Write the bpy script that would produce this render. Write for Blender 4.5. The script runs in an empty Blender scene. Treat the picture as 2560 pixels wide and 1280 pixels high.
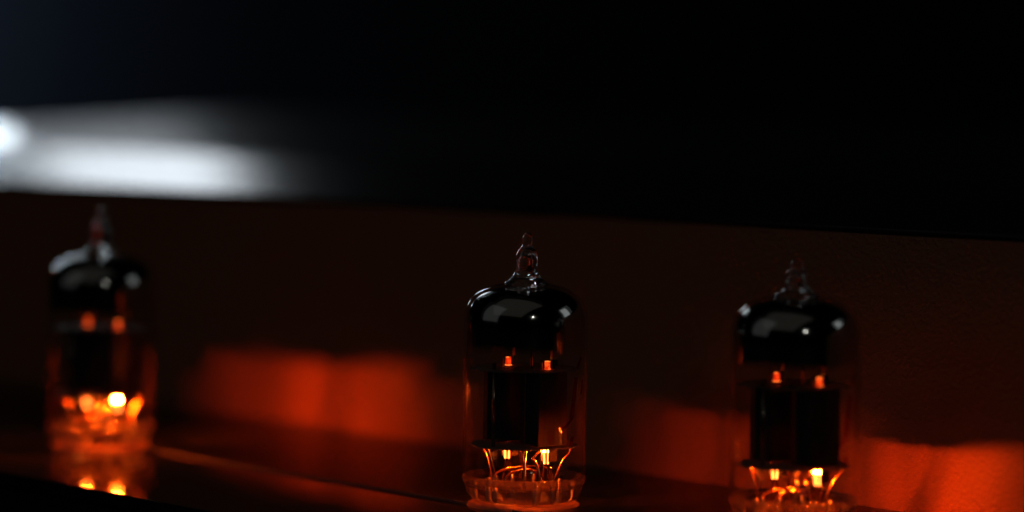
import bpy, bmesh, math, random
from mathutils import Vector, Matrix
random.seed(7)
MM = 0.001
scene = bpy.context.scene
COL = scene.collection

# ------------------------------------------------------------------ camera
# amplifier frame: x runs along the tube row, y points to the cover behind it, z up; middle tube at the origin
XH = Vector((0.6607, 0.7507, 0)); ZH = Vector((-0.7507, 0.6607, 0))     # camera right / forward on the ground
CAM_H = 67.0
cam_d = bpy.data.cameras.new('camera'); cam = bpy.data.objects.new('camera', cam_d); COL.objects.link(cam)
cam.location = (-(XH * 2.5 + ZH * 500) + Vector((0, 0, CAM_H))) * MM
pitch, roll = math.radians(2.9), math.radians(0.8)
fwd = (ZH * math.cos(pitch) + Vector((0, 0, -math.sin(pitch)))).normalized()
right = XH.normalized(); up = right.cross(fwd)
M = Matrix((right, up, -fwd)).transposed()
cam.matrix_world = Matrix.Translation(cam.location) @ M.to_4x4() @ Matrix.Rotation(roll, 4, 'Z')
cam_d.lens = 105; cam_d.sensor_width = 36
cam_d.clip_start = 0.01; cam_d.clip_end = 50
cam_d.dof.use_dof = True; cam_d.dof.focus_distance = 0.499; cam_d.dof.aperture_fstop = 6.6
scene.camera = cam

# ------------------------------------------------------------------ world and lamps (a dark room, no sky)
world = bpy.data.worlds.new('World'); scene.world = world; world.use_nodes = True
world.node_tree.nodes['Background'].inputs[0].default_value = (0.6, 0.7, 1, 1)
world.node_tree.nodes['Background'].inputs[1].default_value = 0.0
scene.view_settings.view_transform = 'Standard'; scene.view_settings.look = 'None'
scene.view_settings.exposure = 0; scene.view_settings.gamma = 1
scene.cycles.use_denoising = True
scene.cycles.max_bounces = 16; scene.cycles.transparent_max_bounces = 48
scene.cycles.transmission_bounces = 12; scene.cycles.glossy_bounces = 8
scene.cycles.sample_clamp_indirect = 6
scene.cycles.caustics_reflective = False
scene.cycles.blur_glossy = 0.2

def V(x, d, z):            # mm right of / beyond / above the middle tube as the camera faces it -> world (m)
    p = XH * x + ZH * d; return Vector((p.x, p.y, z)) * MM
def area(name, pos, target, sx, sy, radiance, color):
    l = bpy.data.lights.new(name, 'AREA'); l.shape = 'RECTANGLE'; l.size = sx; l.size_y = sy
    l.energy = radiance * math.pi * sx * sy * 1.0; l.color = color
    o = bpy.data.objects.new(name, l); COL.objects.link(o); o.location = pos
    o.rotation_euler = (target - pos).to_track_quat('-Z', 'Y').to_euler()
    return o
T0 = V(0, 0, 30)
area('window_upper_light', V(-298, 1500, 390), V(-150, 150, 60), 0.125, 0.24, 2.7, (0.84, 0.92, 1.0))
area('window_lower_light', V(-465, 1500, 115), V(-150, 150, 60), 0.22, 0.19, 13.0, (0.78, 0.90, 1.0))
area('window_spill_light', V(-640, 2440, 250), V(-560, 2600, 200), 0.1, 0.8, 0.9, (0.5, 0.7, 1.0))
area('ceiling_light', V(-430, -520, 1150), T0, 1.7, 1.9, 0.015, (1.0, 0.93, 0.82))
area('desk_lamp', V(330, -1300, 560), T0, 0.045, 0.045, 26.0, (1.0, 0.96, 0.9))
area('side_light', V(1050, 40, 330), T0, 0.35, 0.8, 0.28, (0.92, 0.97, 1.0))
area('left_light', V(-1000, -250, 560), T0, 0.8, 1.0, 0.028, (0.95, 1.0, 0.97))

# ------------------------------------------------------------------ materials
def mat(name):
    m = bpy.data.materials.new(name); m.use_nodes = True
    nt = m.node_tree; nt.nodes.clear()
    out = nt.nodes.new('ShaderNodeOutputMaterial')
    return m, nt, out
def N(nt, t, **kw):
    n = nt.nodes.new(t)
    for k, v in kw.items():
        if hasattr(n, k) and not k[0].isupper(): setattr(n, k, v)
    return n
def noise_bump(nt, bsdf, scale, strength, dist, detail=3.0, coord='Object', scale2=None):
    tc = N(nt, 'ShaderNodeTexCoord'); no = N(nt, 'ShaderNodeTexNoise')
    no.inputs['Scale'].default_value = scale; no.inputs['Detail'].default_value = detail
    nt.links.new(tc.outputs[coord], no.inputs['Vector'])
    b = N(nt, 'ShaderNodeBump'); b.inputs['Strength'].default_value = strength; b.inputs['Distance'].default_value = dist
    nt.links.new(no.outputs['Fac'], b.inputs['Height']); nt.links.new(b.outputs[0], bsdf.inputs['Normal'])
    return no
def principled(name, color, rough, metal=0.0, spec=0.5, bump=None, var=None):
    m, nt, out = mat(name)
    p = N(nt, 'ShaderNodeBsdfPrincipled')
    p.inputs['Base Color'].default_value = (*color, 1); p.inputs['Roughness'].default_value = rough
    p.inputs['Metallic'].default_value = metal; p.inputs['Specular IOR Level'].default_value = spec
    nt.links.new(p.outputs[0], out.inputs[0])
    if bump: noise_bump(nt, p, *bump)
    if var:     # slow wear in the gloss
        tc = N(nt, 'ShaderNodeTexCoord'); no = N(nt, 'ShaderNodeTexNoise'); no.inputs['Scale'].default_value = var[0]; no.inputs['Detail'].default_value = 6
        mr = N(nt, 'ShaderNodeMapRange'); mr.inputs[3].default_value = var[1]; mr.inputs[4].default_value = var[2]
        nt.links.new(tc.outputs['Object'], no.inputs['Vector']); nt.links.new(no.outputs['Fac'], mr.inputs[0]); nt.links.new(mr.outputs[0], p.inputs['Roughness'])
    return m
def emitter(name, color, strength):
    m, nt, out = mat(name)
    e = N(nt, 'ShaderNodeEmission'); e.inputs[0].default_value = (*color, 1); e.inputs[1].default_value = strength
    nt.links.new(e.outputs[0], out.inputs[0])
    return m
def uneven_emitter(name, c0, c1, scale=1500):
    m, nt, out = mat(name)
    tc = N(nt, 'ShaderNodeTexCoord'); no = N(nt, 'ShaderNodeTexNoise'); no.inputs['Scale'].default_value = scale; no.inputs['Detail'].default_value = 1
    mr = N(nt, 'ShaderNodeMapRange'); mr.inputs[1].default_value = 0.38; mr.inputs[2].default_value = 0.62
    mx = N(nt, 'ShaderNodeMix', data_type='RGBA'); mx.inputs[6].default_value = (*c0, 1); mx.inputs[7].default_value = (*c1, 1)
    e = N(nt, 'ShaderNodeEmission')
    nt.links.new(tc.outputs['Object'], no.inputs['Vector']); nt.links.new(no.outputs['Fac'], mr.inputs[0]); nt.links.new(mr.outputs[0], mx.inputs[0])
    nt.links.new(mx.outputs[2], e.inputs[0]); nt.links.new(e.outputs[0], out.inputs[0])
    return m
def ink_material():
    m, nt, out = mat('red_ink')
    t = N(nt, 'ShaderNodeBsdfTransparent'); t.inputs[0].default_value = (0.75, 0.2, 0.25, 1)
    d = N(nt, 'ShaderNodeBsdfDiffuse'); d.inputs[0].default_value = (0.35, 0.004, 0.02, 1)
    mx = N(nt, 'ShaderNodeMixShader'); mx.inputs[0].default_value = 0.15
    nt.links.new(t.outputs[0], mx.inputs[1]); nt.links.new(d.outputs[0], mx.inputs[2]); nt.links.new(mx.outputs[0], out.inputs[0])
    return m
def schlick(nt, f0):
    lw = N(nt, 'ShaderNodeLayerWeight'); lw.inputs[0].default_value = 0.5
    pw = N(nt, 'ShaderNodeMath', operation='POWER'); pw.inputs[1].default_value = 5
    mr = N(nt, 'ShaderNodeMapRange'); mr.inputs[3].default_value = f0; mr.inputs[4].default_value = 1.0
    nt.links.new(lw.outputs['Facing'], pw.inputs[0]); nt.links.new(pw.outputs[0], mr.inputs[0])
    return mr.outputs[0]
def thin_glass():
    m, nt, out = mat('thin_glass')
    t = N(nt, 'ShaderNodeBsdfTransparent'); t.inputs[0].default_value = (0.97, 0.975, 0.97, 1)
    g = N(nt, 'ShaderNodeBsdfGlossy'); g.inputs['Roughness'].default_value = 0.015
    mx = N(nt, 'ShaderNodeMixShader')
    nt.links.new(schlick(nt, 0.055), mx.inputs[0]); nt.links.new(t.outputs[0], mx.inputs[1]); nt.links.new(g.outputs[0], mx.inputs[2])
    nt.links.new(mx.outputs[0], out.inputs[0])
    noise_bump(nt, g, 140, 0.04, 0.0006, 1.0)
    return m
def thick_glass(clear):
    m, nt, out = mat('thick_glass')
    g = N(nt, 'ShaderNodeBsdfGlass'); g.inputs['IOR'].default_value = 1.5; g.inputs['Roughness'].default_value = 0.0
    g.inputs[0].default_value = (0.98, 0.98, 0.97, 1)
    t = N(nt, 'ShaderNodeBsdfTransparent'); mx = N(nt, 'ShaderNodeMixShader'); mx.inputs[0].default_value = clear
    nt.links.new(g.outputs[0], mx.inputs[1]); nt.links.new(t.outputs[0], mx.inputs[2]); nt.links.new(mx.outputs[0], out.inputs[0])
    if clear > 0:      # pressed glass: seeds and ripples scatter a little light
        tl = N(nt, 'ShaderNodeBsdfTranslucent'); tl.inputs[0].default_value = (0.8, 0.6, 0.5, 1); di = N(nt, 'ShaderNodeBsdfDiffuse'); di.inputs[0].default_value = (0.8, 0.6, 0.5, 1)
        ad = N(nt, 'ShaderNodeMixShader'); m3 = N(nt, 'ShaderNodeMixShader'); no = N(nt, 'ShaderNodeTexNoise'); no.inputs['Scale'].default_value = 900; no.inputs['Detail'].default_value = 3
        mr = N(nt, 'ShaderNodeMapRange'); mr.inputs[1].default_value = 0.45; mr.inputs[2].default_value = 0.75; mr.inputs[3].default_value = 0.002; mr.inputs[4].default_value = 0.035
        tc = N(nt, 'ShaderNodeTexCoord'); nt.links.new(tc.outputs['Object'], no.inputs['Vector']); nt.links.new(no.outputs['Fac'], mr.inputs[0])
        nt.links.new(tl.outputs[0], ad.inputs[1]); nt.links.new(di.outputs[0], ad.inputs[2]); nt.links.new(mr.outputs[0], m3.inputs[0])
        nt.links.new(mx.outputs[0], m3.inputs[1]); nt.links.new(ad.outputs[0], m3.inputs[2]); nt.links.new(m3.outputs[0], out.inputs[0])
    noise_bump(nt, g, 420, 0.25, 0.0006, 2.0)
    return m
def getter_material():
    m, nt, out = mat('getter_mirror')
    p = N(nt, 'ShaderNodeBsdfPrincipled'); p.inputs['Base Color'].default_value = (0.62, 0.62, 0.60, 1)
    p.inputs['Metallic'].default_value = 1; p.inputs['Roughness'].default_value = 0.1
    t = N(nt, 'ShaderNodeBsdfTransparent'); mx = N(nt, 'ShaderNodeMixShader')
    tc = N(nt, 'ShaderNodeTexCoord'); sp = N(nt, 'ShaderNodeSeparateXYZ'); no = N(nt, 'ShaderNodeTexNoise'); no.inputs['Scale'].default_value = 130
    nt.links.new(tc.outputs['Object'], sp.inputs[0]); nt.links.new(tc.outputs['Object'], no.inputs['Vector'])
    a = N(nt, 'ShaderNodeMath', operation='MULTIPLY_ADD'); a.inputs[1].default_value = 0.003
    nt.links.new(no.outputs['Fac'], a.inputs[0]); nt.links.new(sp.outputs['Z'], a.inputs[2])
    mr = N(nt, 'ShaderNodeMapRange', interpolation_type='SMOOTHSTEP')
    mr.inputs[1].default_value = 0.0270; mr.inputs[2].default_value = 0.0293
    nt.links.new(a.outputs[0], mr.inputs[0])
    nt.links.new(mr.outputs[0], mx.inputs[0]); nt.links.new(t.outputs[0], mx.inputs[1]); nt.links.new(p.outputs[0], mx.inputs[2])
    nt.links.new(mx.outputs[0], out.inputs[0])
    return m
def mica_material(clear, name):
    m, nt, out = mat(name)
    d = N(nt, 'ShaderNodeBsdfPrincipled'); d.inputs['Base Color'].default_value = (0.4, 0.32, 0.26, 1); d.inputs['Roughness'].default_value = 0.5; d.inputs['Specular IOR Level'].default_value = 0.12
    tl = N(nt, 'ShaderNodeBsdfTranslucent'); tl.inputs[0].default_value = (0.42, 0.34, 0.26, 1)
    t = N(nt, 'ShaderNodeBsdfTransparent')
    m1 = N(nt, 'ShaderNodeMixShader'); m1.inputs[0].default_value = 0.06
    m2 = N(nt, 'ShaderNodeMixShader'); m2.inputs[0].default_value = clear
    nt.links.new(d.outputs[0], m1.inputs[1]); nt.links.new(tl.outputs[0], m1.inputs[2])
    nt.links.new(m1.outputs[0], m2.inputs[1]); nt.links.new(t.outputs[0], m2.inputs[2]); nt.links.new(m2.outputs[0], out.inputs[0])
    noise_bump(nt, d, 500, 0.3, 0.0004)
    return m
GLOW = (1.0, 0.135, 0.012)
MAT = dict(
    glass=thin_glass(), thick=thick_glass(0.4), tipglass=thick_glass(0.0), getter=getter_material(), mica=mica_material(0.01, 'mica'), mica_top=mica_material(0.55, 'clear_mica'),
    plate=principled('carbonised_plate', (0.10, 0.10, 0.105), 0.42, 0.6, 0.4, (900, 0.2, 0.0003)),
    wire=principled('nickel_wire', (0.42, 0.36, 0.3), 0.2, 1.0),
    copper=principled('copper_wire', (0.6, 0.32, 0.18), 0.22, 1.0),
    pin=principled('plated_pin', (0.45, 0.43, 0.4), 0.3, 1.0),
    hot1=emitter('heater_hot_a', (1.0, 0.078, 0.0025), 19000), warm1=emitter('heater_warm_a', (1.0, 0.075, 0.0025), 7000),
    hot2=emitter('heater_hot_b', (1.0, 0.078, 0.0025), 4600), warm2=emitter('heater_warm_b', (1.0, 0.075, 0.0025), 2600),
    hot3=emitter('heater_hot_c', (1.0, 0.078, 0.0025), 7000), warm3=emitter('heater_warm_c', (1.0, 0.075, 0.0025), 3500),
    ember=emitter('heater_leg_glow', (1.0, 0.16, 0.02), 14.0),
    cathode0=uneven_emitter('cathode_glow_dull', (0.7, 0.014, 0.001), (1.3, 0.06, 0.006)),
    cathode1=uneven_emitter('cathode_glow', (0.85, 0.025, 0.002), (1.6, 0.13, 0.014)),
    cathode_rim=uneven_emitter('cathode_rim_glow', (0.9, 0.04, 0.003), (2.4, 0.42, 0.06)),
    tab=principled('dark_tab', (0.12, 0.1, 0.09), 0.4, 1.0),
    ceramic=principled('socket_ceramic', (0.45, 0.26, 0.17), 0.45, 0, 0.5, (260, 0.3, 0.0006)),
    deck=principled('black_gloss_deck', (0.016, 0.015, 0.015), 0.1, 0, 0.4, (60, 0.03, 0.0006), (35, 0.03, 0.06)),
    reardeck=principled('satin_deck', (0.022, 0.02, 0.02), 0.3, 0, 0.25, (700, 0.12, 0.0003)),
    trim=principled('edge_trim', (0.14, 0.145, 0.145), 0.5, 0.0, 0.5),
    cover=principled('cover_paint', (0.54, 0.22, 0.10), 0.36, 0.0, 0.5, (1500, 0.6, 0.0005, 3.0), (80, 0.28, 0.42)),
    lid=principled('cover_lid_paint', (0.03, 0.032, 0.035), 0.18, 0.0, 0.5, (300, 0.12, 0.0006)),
    chassis=principled('chassis_paint', (0.02, 0.02, 0.02), 0.4),
    table=principled('dark_table', (0.02, 0.018, 0.016), 0.5, 0, 0.5, (40, 0.3, 0.001)),
    back=principled('dark_backdrop', (0.03, 0.035, 0.045), 0.8),
    print_red=ink_material(),
)

# ------------------------------------------------------------------ mesh helpers (all take millimetres)
def link(name, bm, m, parent=None, smooth=True, bevel=None):
    for f in bm.faces: f.smooth = smooth
    bmesh.ops.recalc_face_normals(bm, faces=bm.faces)
    me = bpy.data.meshes.new(name); bm.to_mesh(me); bm.free()
    me.materials.append(MAT[m])
    o = bpy.data.objects.new(name, me); COL.objects.link(o)
    if parent: o.parent = parent
    if bevel:
        md = o.modifiers.new('bevel', 'BEVEL'); md.width = bevel * MM; md.segments = 3; md.limit_method = 'ANGLE'
    return o
def lathe(bm, prof, seg=64, closed=False, mod=None):
    rings = []
    for i, (r, z) in enumerate(prof):
        if r <= 1e-6:
            rings.append([bm.verts.new((0, 0, z * MM))])
        else:
            ring = []
            for k in range(seg):
                a = 2 * math.pi * k / seg
                zz = z + (mod(r, z, a) if mod else 0)
                ring.append(bm.verts.new((r * math.cos(a) * MM, r * math.sin(a) * MM, zz * MM)))
            rings.append(ring)
    n = len(rings)
    for i in range(n if closed else n - 1):
        A, B = rings[i], rings[(i + 1) % n]
        if len(A) == 1 and len(B) == 1: continue
        for k in range(seg):
            k2 = (k + 1) % seg
            if len(A) == 1: bm.faces.new((A[0], B[k], B[k2]))
            elif len(B) == 1: bm.faces.new((A[k], B[0], A[k2]))
            else: bm.faces.new((A[k], B[k], B[k2], A[k2]))
def spline(pts, n=8):
    P = [Vector(p) for p in pts]
    if len(P) < 3: return P
    Q = [2 * P[0] - P[1]] + P + [2 * P[-1] - P[-2]]; out = []
    for i in range(1, len(Q) - 2):
        for k in range(n):
            t = k / n; a, b, c, d = Q[i-1], Q[i], Q[i+1], Q[i+2]
            out.append(0.5 * ((2*b) + (c-a)*t + (2*a-5*b+4*c-d)*t*t + (3*b-a-3*c+d)*t**3))
    out.append(P[-1]); return out
def sweep(bm, pts, rad, seg=10, curve=True, flat=1.0):
    P = spline(pts) if curve else [Vector(p) for p in pts]
    n = len(P); rings = []; prev = None
    for i, p in enumerate(P):
        t = (P[min(i+1, n-1)] - P[max(i-1, 0)]).normalized()
        if prev is None:
            s = t.cross(Vector((0, 1, 0)) if abs(t.y) < 0.9 else Vector((1, 0, 0))).normalized()
        else:
            s = (prev - t * prev.dot(t)).normalized()
        prev = s; b = t.cross(s)
        r = rad(i / (n - 1)) if callable(rad) else rad
        rings.append([bm.verts.new((p + s * r * math.cos(2*math.pi*k/seg) + b * r * flat * math.sin(2*math.pi*k/seg)) * MM) for k in range(seg)])
    for A, B in zip(rings, rings[1:]):
        for k in range(seg): bm.faces.new((A[k], A[(k+1) % seg], B[(k+1) % seg], B[k]))
    bm.faces.new(rings[0][::-1]); bm.faces.new(rings[-1])
def box(bm, c, s, rot=None):
    m = Matrix.Translation(Vector(c) * MM) @ (rot or Matrix.Identity(4)) @ Matrix.Diagonal((*[x * MM for x in s], 1))
    bmesh.ops.create_cube(bm, size=1, matrix=m)
def empty(name, loc, rz=0):
    o = bpy.data.objects.new(name, None); COL.objects.link(o); o.location = Vector(loc) * MM
    o.rotation_euler.z = rz; o.empty_display_size = 0.01
    return o
def tag(o, label=None, cat=None, group=None, kind=None):
    if label: o['label'] = label
    if cat: o['category'] = cat
    if group: o['group'] = group
    if kind: o['kind'] = kind

# ------------------------------------------------------------------ setting: table and dark backdrop
bm = bmesh.new(); box(bm, (0, 0, -95), (5000, 7000, 30)); o = link('table_top', bm, 'table', smooth=False); tag(o, kind='structure')
bm = bmesh.new(); box(bm, (0, 0, 0), (6000, 40, 4000)); o = link('background_wall', bm, 'back', smooth=False); tag(o, kind='structure')
o.location = V(0, 2600, 1500); o.rotation_euler.z = math.atan2(XH.y, XH.x)

# ------------------------------------------------------------------ amplifier
TUBES = [(-111.0, -11.2), (0.0, 0.0), (46.0, 17.0)]
amp = empty('tube_amplifier', (-100, 40, -80))
tag(amp, 'dark tube amplifier with glossy black deck and tall boxed cover behind the tubes', 'amplifier')
def apart(name, bm, m, parent=amp, smooth=False, bevel=None):
    o = link(name, bm, m, parent, smooth, bevel)
    if parent == amp: o.location = -amp.location
    return o
X0, X1 = -430.0, 210.0
XM, XL = (X0 + X1) / 2, X1 - X0
SEAM, FRONT, WALL = -7.0, -48.0, 45.0
bm = bmesh.new(); box(bm, (XM, 105, -41.5), (XL - 4, 300, 77)); apart('chassis', bm, 'chassis', bevel=1.5)
bm = bmesh.new(); box(bm, (XM, (SEAM + FRONT) / 2, -1.5), (XL, SEAM - FRONT - 0.1, 2.5)); apart('front_deck_plate', bm, 'deck', bevel=0.5)
bm = bmesh.new(); box(bm, (XM, (SEAM + 254) / 2, -1.5), (XL, 254 - SEAM, 3.0)); apart('rear_deck_plate', bm, 'reardeck', bevel=0.35)
bm = bmesh.new(); box(bm, (XM, SEAM - 0.3, -0.1), (XL - 2, 0.5, 0.55)); apart('deck_trim', bm, 'trim', bevel=0.12)
# cover: a long box with a shallow sloping lid
H = 46.5
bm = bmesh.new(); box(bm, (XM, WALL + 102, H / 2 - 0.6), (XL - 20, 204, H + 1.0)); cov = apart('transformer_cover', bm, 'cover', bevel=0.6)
prof = [(WALL - 0.8, H - 0.02), (WALL - 0.8, H + 0.9), (WALL + 39, H + 7.2), (WALL + 44, H + 7.9), (WALL + 205, H + 16.6), (WALL + 207, H - 0.02)]
bm = bmesh.new()
vs = [[bm.verts.new((x * MM, y * MM, z * MM)) for y, z in prof] for x in (X0 + 9, X1 - 9)]
for k in range(len(prof)):
    k2 = (k + 1) % len(prof); bm.faces.new((vs[0][k], vs[0][k2], vs[1][k2], vs[1][k]))
bm.faces.new(vs[0]); bm.faces.new(vs[1][::-1])
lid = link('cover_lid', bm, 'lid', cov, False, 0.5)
def socket(x, y):
    bm = bmesh.new()
    z0 = -0.5
    lathe(bm, [(0, -4), (9.6, -4), (9.7, -0.4), (9.4, 0.1), (8.6, 0.5), (8.2, 0.1), (6.8, 0.1), (6.4, 0.35), (0, 0.35)], 64)
    s = link('tube_socket', bm, 'ceramic', amp); s.location = Vector((x, y, 0)) * MM - amp.location
for x, y in TUBES: socket(x, y)

# ------------------------------------------------------------------ vacuum tubes (local x = across the picture plane, y = away)
UL, NL = Vector((0.6607, -0.7507, 0)), Vector((0.7507, 0.6607, 0))     # row and cover directions in the tube's frame
RU = Matrix.Rotation(math.atan2(UL.y, UL.x), 4, 'Z')
CATH = [UL * -4.8 + Vector((0.3, 0, 0)), UL * 4.8 + Vector((0.5, 0, 0))]
PIN_A = [math.radians(-90 + 18 + 36 * k) for k in range(9)]
PINS = [Vector((5.95 * math.cos(a), 5.95 * math.sin(a), 0)) for a in PIN_A]
def dome(R, top, straight, e=2.65, n=18):
    out = []
    for i in range(n + 1):
        a = math.pi / 2 * i / n
        out.append((R * math.cos(a) ** (2 / e) if i < n else 0, straight + (top - straight) * math.sin(a) ** (2 / e)))
    return out
def make_tube(idx, loc, tip_h, tip_lean, seed):
    rnd = random.Random(seed)
    root = empty('vacuum_tube', (loc[0], loc[1], 0.5), math.atan2(XH.y, XH.x) + math.radians((0, 2, 0, -3)[idx]))
    def part(name, bm, m, parent=root, smooth=True, bevel=None):
        o = link(name, bm, m, parent, smooth, bevel); 
        if parent == root: o.location.z = -0.5 * MM
        return o
    # glass envelope: outer skin then inner skin
    bm = bmesh.new()
    outer = [(10.0, 4.6), (10.38, 5.4)] + [(10.4, 8 + 2.9 * i) for i in range(8)] + dome(10.4, 37.3, 30.4)
    lathe(bm, outer, 96)
    inner = [(9.6, 5.0)] + [(9.95, 6 + 3.0 * i) for i in range(8)] + dome(9.95, 36.7, 30.1)
    lathe(bm, inner, 96)
    env = part('glass_envelope', bm, 'glass')
    # getter mirror on the inside of the dome
    bm = bmesh.new()
    g = [(9.9, 25.5 + 0.8 * i) for i in range(6)] + dome(9.9, 36.62, 30.1)
    g = [(r, z) for r, z in g if r > 2.2]
    lathe(bm, g, 96); part('getter_mirror', bm, 'getter')
    # exhaust tip
    k = tip_h / 8.4
    tp = [(0, 36.9), (3.6, 36.7), (3.75, 37.25), (3.0, 37.7), (2.35, 38.4), (1.98, 39.2), (1.9, 40.0), (1.92, 41.4), (1.86, 42.0), (1.55, 42.7), (1.1, 43.2), (0.95, 43.7), (0.97, 44.6), (0.85, 45.2), (0.5, 45.6), (0, 45.7)]
    tp = [(r, 37.3 + (z - 37.3) * k if z > 37.3 else z) for r, z in tp]
    bm = bmesh.new(); lathe(bm, tp, 40)
    hol = [(0, 38.0), (1.3, 38.3), (1.15, 39.2), (1.1, 41.0), (0.8, 42.0), (0.3, 42.5), (0, 42.6)]
    lathe(bm, [(r, 37.3 + (z - 37.3) * k) for r, z in hol][::-1], 24)
    for v in bm.verts:
        zz = v.co.z / MM - 37.3
        if zz > 0:
            a = math.atan2(v.co.y, v.co.x)
            v.co.x += (tip_lean * (zz / 8.0) ** 2 + 0.07 * math.sin(3 * a + seed) * min(zz, 2) / 2) * MM
            v.co.y += 0.06 * math.sin(2 * a + zz * 1.3) * MM
    link('exhaust_tip', bm, 'tipglass', env)
    # thick glass base with a lump round every pin
    def lump(r, z, a):
        if 4.2 < r < 7.9 and z > 2.8:
            s = 0
            for pa in PIN_A:
                d = abs((a - pa + math.pi) % (2 * math.pi) - math.pi)
                s = max(s, math.exp(-(d * 6 / 0.9) ** 2))
            return 0.75 * s * math.exp(-((r - 5.95) / 1.0) ** 2)
        return 0
    bm = bmesh.new()
    pr = [(0, 3.4), (2.5, 3.3), (4.3, 3.35), (5.1, 3.45), (5.7, 3.6), (6.2, 3.6), (6.8, 3.45), (7.7, 3.3), (8.6, 3.6), (9.3, 4.9), (9.8, 4.95), (10.36, 4.7), (10.42, 4.2), (10.2, 3.6), (9.95, 3.3), (9.9, 2.9), (9.75, 2.3), (9.45, 1.6), (9.0, 1.1), (8.0, 0.75), (6.8, 0.6), (0, 0.6)]
    lathe(bm, pr, 108, mod=lump); link('glass_base', bm, 'thick', env)
    # plates: open boxes with folded fins
    for c in (UL * -4.8, UL * 4.8):
        bm = bmesh.new(); rot = RU
        a, b, h, z = 4.2, 6.3, 12.2, 16.5
        for s in (-1, 1):
            box(bm, c + UL * (s * a / 2) + Vector((0, 0, z)), (0.25, b, h), rot)
            box(bm, c + NL * (s * (b / 2 - 0.12)) + Vector((0, 0, z)), (a - 0.3, 0.25, h), rot)
            box(bm, c + NL * (s * (b / 2 + 0.55)) + Vector((0, 0, z)), (0.3, 1.1, h - 0.6), rot)
        for zz in (13.5, 17, 20.5):
            box(bm, c + UL * (a / 2 + 0.14) + Vector((0, 0, zz)), (0.12, b * 0.62, 0.5), rot)
            box(bm, c - NL * (b / 2 + 0.03) + Vector((0, 0, zz)), (a * 0.6, 0.12, 0.5), rot)
        part('plate', bm, 'plate', smooth=False)
    # mica spacers with toothed rims
    for z in (10.0, 22.85):
        bm = bmesh.new(); n = 96; rim = []
        for i in range(n):
            a = 2 * math.pi * i / n
            r = 8.8 + (0.48 if (i % 8) in (0, 1) else 0) + 0.08 * math.sin(5 * a + z)
            warp = 0.07 * math.sin(2 * a + z)
            rim.append((r * math.cos(a), r * math.sin(a), z + warp))
        top = [bm.verts.new((x * MM, y * MM, (zz + 0.12) * MM)) for x, y, zz in rim]; bot = [bm.verts.new((x * MM, y * MM, (zz - 0.12) * MM)) for x, y, zz in rim]
        ct = bm.verts.new((0, 0, (z + .12) * MM)); cb = bm.verts.new((0, 0, (z - .12) * MM))
        for i in range(n):
            j = (i + 1) % n
            bm.faces.new((ct, top[i], top[j])); bm.faces.new((cb, bot[j], bot[i])); bm.faces.new((top[i], bot[i], bot[j], top[j]))
        part('mica_spacer', bm, 'mica' if z < 15 else 'mica_top', smooth=False)
    # cathodes: glowing sleeve ends over the top mica and under the bottom one, grid rods beside them
    for i, c in enumerate(CATH):
        bm = bmesh.new()
        ztop = 24.3
        TA = Matrix.Rotation(math.radians(((0, -12, -10, -8), (0, 3, -10, -8))[i][idx]), 4, 'Z'); UT, NT, RT = TA @ UL, TA @ NL, TA @ RU
        box(bm, c + Vector((0, 0, (22.9 + ztop) / 2)), (0.78, 0.7, ztop - 22.9), RU)
        cs = part('cathode_sleeve', bm, 'cathode%d' % i, smooth=False, bevel=0.12)
        bm = bmesh.new()
        box(bm, c + Vector((0, 0, ztop + 0.05)), (0.72, 0.6, 0.14), RU); box(bm, c + Vector((0, 0, 23.05)), (0.9, 0.8, 0.16), RU)
        cr = link('sleeve_rim', bm, 'cathode_rim', cs, False)
        for s in (-1, 1):
            bm = bmesh.new(); p = c + NL * (1.35 * s)
            zt = 25.6 if s < 0 and i == 0 else 24.6
            sweep(bm, [p + Vector((0, 0, 9.3)), p + Vector((0, 0, zt))], 0.16, 8, False)
            part('grid_rod', bm, 'wire')
        for s in (-1, 1):
            bm = bmesh.new(); box(bm, c + UT * ((0.85 if i else (1.1 if s > 0 else 0.8)) * s) + NT * (0.65 if s < 0 else 0.75) + Vector((0, 0, 8.75)), (0.12, 2.3 if s < 0 else 1.7, 2.3), RT)
            part('glow_blocker_tab', bm, 'tab', smooth=False)  # added tabs that block sideways heater light and narrow the glow on the cover
        for s in (-1, 1):
            bm = bmesh.new(); p = c + Vector((0.40 * s, -0.1, 0))
            sweep(bm, [p + Vector((0, 0, 9.9)), p + Vector((0, 0, 9.2)), p + Vector((-0.05 * s, 0, 8.3)), p + Vector((-0.12 * s, 0, 7.1))], lambda t: 0.21 - 0.06 * t, 10)
            h = part('heater_leg', bm, 'ember')
            bm = bmesh.new(); sweep(bm, [p + Vector((0, 0, 9.62)), p + Vector((0, 0, 9.36)), p + Vector((0, 0, 9.12))], 0.24, 10)
            hl = link('hot_end', bm, ('hot' if i == 1 else 'warm') + str(idx), h)
            bm = bmesh.new()
            q = PINS[(3 if s > 0 else 4) if i == 1 else (5 if s < 0 else 4)]
            e = p + Vector((0.1 * s, 0.5, 0)); 
            sweep(bm, [p + Vector((-0.12 * s, 0, 7.2)), p + Vector((-0.1 * s, 0.1, 6.4)), p + Vector((0.1 * s, 0.6, 4.6)), p + Vector((0.3 * s, 1.0, 3.0))], 0.17, 8)
            part('lead_wire', bm, 'copper')
    # support rods between the micas
    for s in (-1, 1):
        bm = bmesh.new(); p = NL * (6.9 * s)
        sweep(bm, [p + Vector((0, 0, 9.2)), p + Vector((0, 0, 24.0))], 0.32, 10, False); part('support_rod', bm, 'wire')
    bm = bmesh.new(); p = Vector((1.1, -1.6, 0))
    sweep(bm, [p + Vector((0, 0, 22.9)), p + Vector((0, 0, 27.0)), p + Vector((0.1, 0.3, 29.2))], 0.24, 8); gh = part('getter_post', bm, 'wire')
    bm = bmesh.new()
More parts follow.
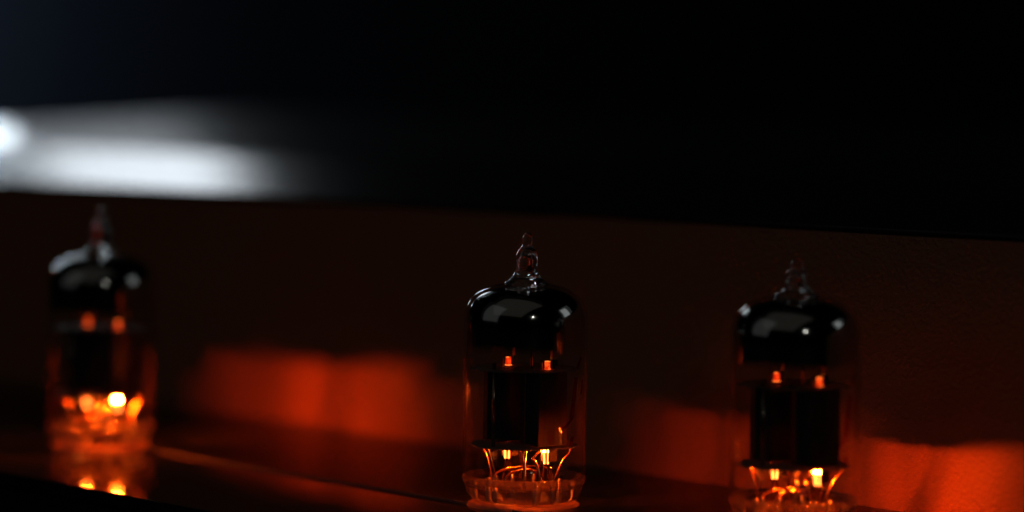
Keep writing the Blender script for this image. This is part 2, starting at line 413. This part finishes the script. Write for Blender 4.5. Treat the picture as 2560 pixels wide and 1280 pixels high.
    sweep(bm, [Vector((1.1, 0.5, 29.4)) + Vector((2.4 * math.cos(t), 2.0 * math.sin(t), 0)) for t in [i * math.pi / 8 for i in range(16)]], 0.4, 8); link('getter_ring', bm, 'wire', gh).location.z = 0
    # wires over the glass base, read from the photograph (x, depth, z)
    W = [('copper', 0.2, [(-5.6, 0.6, 3.2), (-5.7, 0.5, 4.9), (-6.3, 0.4, 7.6), (-7.0, 0.3, 9.4), (-7.1, 0.3, 9.95)]),
         ('wire', 0.17, [(-4.9, 2.6, 3.3), (-5.1, 2.4, 5.4), (-6.1, 1.5, 8.8), (-6.3, 1.3, 9.95)]),
         ('copper', 0.2, [(5.2, -0.6, 3.2), (5.25, -0.6, 4.6), (6.3, -0.3, 7.2), (7.6, 0, 8.8), (7.9, 0, 9.95)]),
         ('copper', 0.22, [(-5.3, -2.2, 3.3), (-5.2, -2.1, 4.6), (-4.3, -1.6, 5.4), (-2.4, -0.8, 6.0), (-0.6, 0.0, 6.2), (1.6, 1.2, 6.2), (3.4, 2.4, 5.9), (4.5, 3.0, 5.4), (4.7, 3.2, 3.3)]),
         ('copper', 0.24, [(-3.1, -5.0, 3.3), (-3.0, -4.9, 4.6), (-2.2, -4.2, 5.5), (-0.6, -3.2, 6.1), (0.8, -2.4, 6.1), (2.2, -1.2, 5.6), (3.0, 0.2, 5.0), (3.3, 1.0, 3.3)]),
         ('pin', 0.26, [(0.1, -5.9, 3.2), (0.15, -5.8, 5.0), (0.2, -5.3, 7.4), (0.25, -4.9, 8.2), (0.3, -4.6, 9.95)]),
         ('copper', 0.2, [(3.1, -5.0, 3.3), (2.8, -4.9, 5.0), (2.0, -4.5, 7.4), (1.55, -4.3, 7.9), (1.9, -4.1, 8.8), (2.8, -3.8, 9.3)]),
         ('copper', 0.3, [(-0.5, 5.6, 3.3), (-0.5, 5.4, 6.0), (-0.45, 4.8, 9.95)]),
         ('copper', 0.2, [(-1.2, 5.6, 3.3), (-2.4, 5.0, 6.4), (-2.0, 4.2, 8.2), (-1.4, 3.8, 9.95)]),
         ('copper', 0.2, [(2.0, 5.6, 3.3), (2.4, 4.6, 6.4), (3.2, 2.6, 7.9), (4.2, 1.6, 9.95)])]
    for m, r, pts in W:
        bm = bmesh.new(); sweep(bm, [Vector(p) + Vector((rnd.uniform(-.15, .15), rnd.uniform(-.15, .15), 0)) for p in pts], r, 10); part('lead_wire', bm, m)
    for p in PINS:
        bm = bmesh.new(); sweep(bm, [p + Vector((0, 0, -3.5)), p + Vector((0, 0, 0.2)), p + Vector((0, 0, 4.3))], 0.45, 10, False); part('pin', bm, 'pin')
    # worn red print wrapped round the side of the glass
    bm = bmesh.new()
    def stroke(a0, z0, a1, z1, w):
        q = []
        for i in range(9):
            t = i / 8; a = math.radians(a0 + (a1 - a0) * t); z = z0 + (z1 - z0) * t
            q.append([bm.verts.new((10.43 * math.cos(a + math.radians(s * w)) * MM, 10.43 * math.sin(a + math.radians(s * w)) * MM, z * MM)) for s in (-1, 1)])
        for A, B in zip(q, q[1:]): bm.faces.new((A[0], A[1], B[1], B[0]))
    stroke(-36, 22.0, -42, 15.0, 3.0); stroke(-42, 15.0, -52, 13.6, 2.4); stroke(-28, 25.2, -35, 23.4, 2.2); stroke(-24, 21.5, -27, 19.0, 1.6); stroke(-40, 12.2, -43, 10.6, 2.2)
    link('printed_mark', bm, 'print_red', env)
    return root
t = make_tube(1, TUBES[0], 9.0, 0.25, 3); tag(t, 'glowing vacuum tube standing apart, well away from the close pair of tubes', 'vacuum tube', 'vacuum tubes on the amplifier deck')
t = make_tube(2, TUBES[1], 8.4, 0.15, 5); tag(t, 'glowing vacuum tube with tall stepped glass tip, standing between the two others', 'vacuum tube', 'vacuum tubes on the amplifier deck')
t = make_tube(3, TUBES[2], 5.7, -0.1, 9); tag(t, 'glowing vacuum tube with short tip set closest to the amplifier cover', 'vacuum tube', 'vacuum tubes on the amplifier deck')
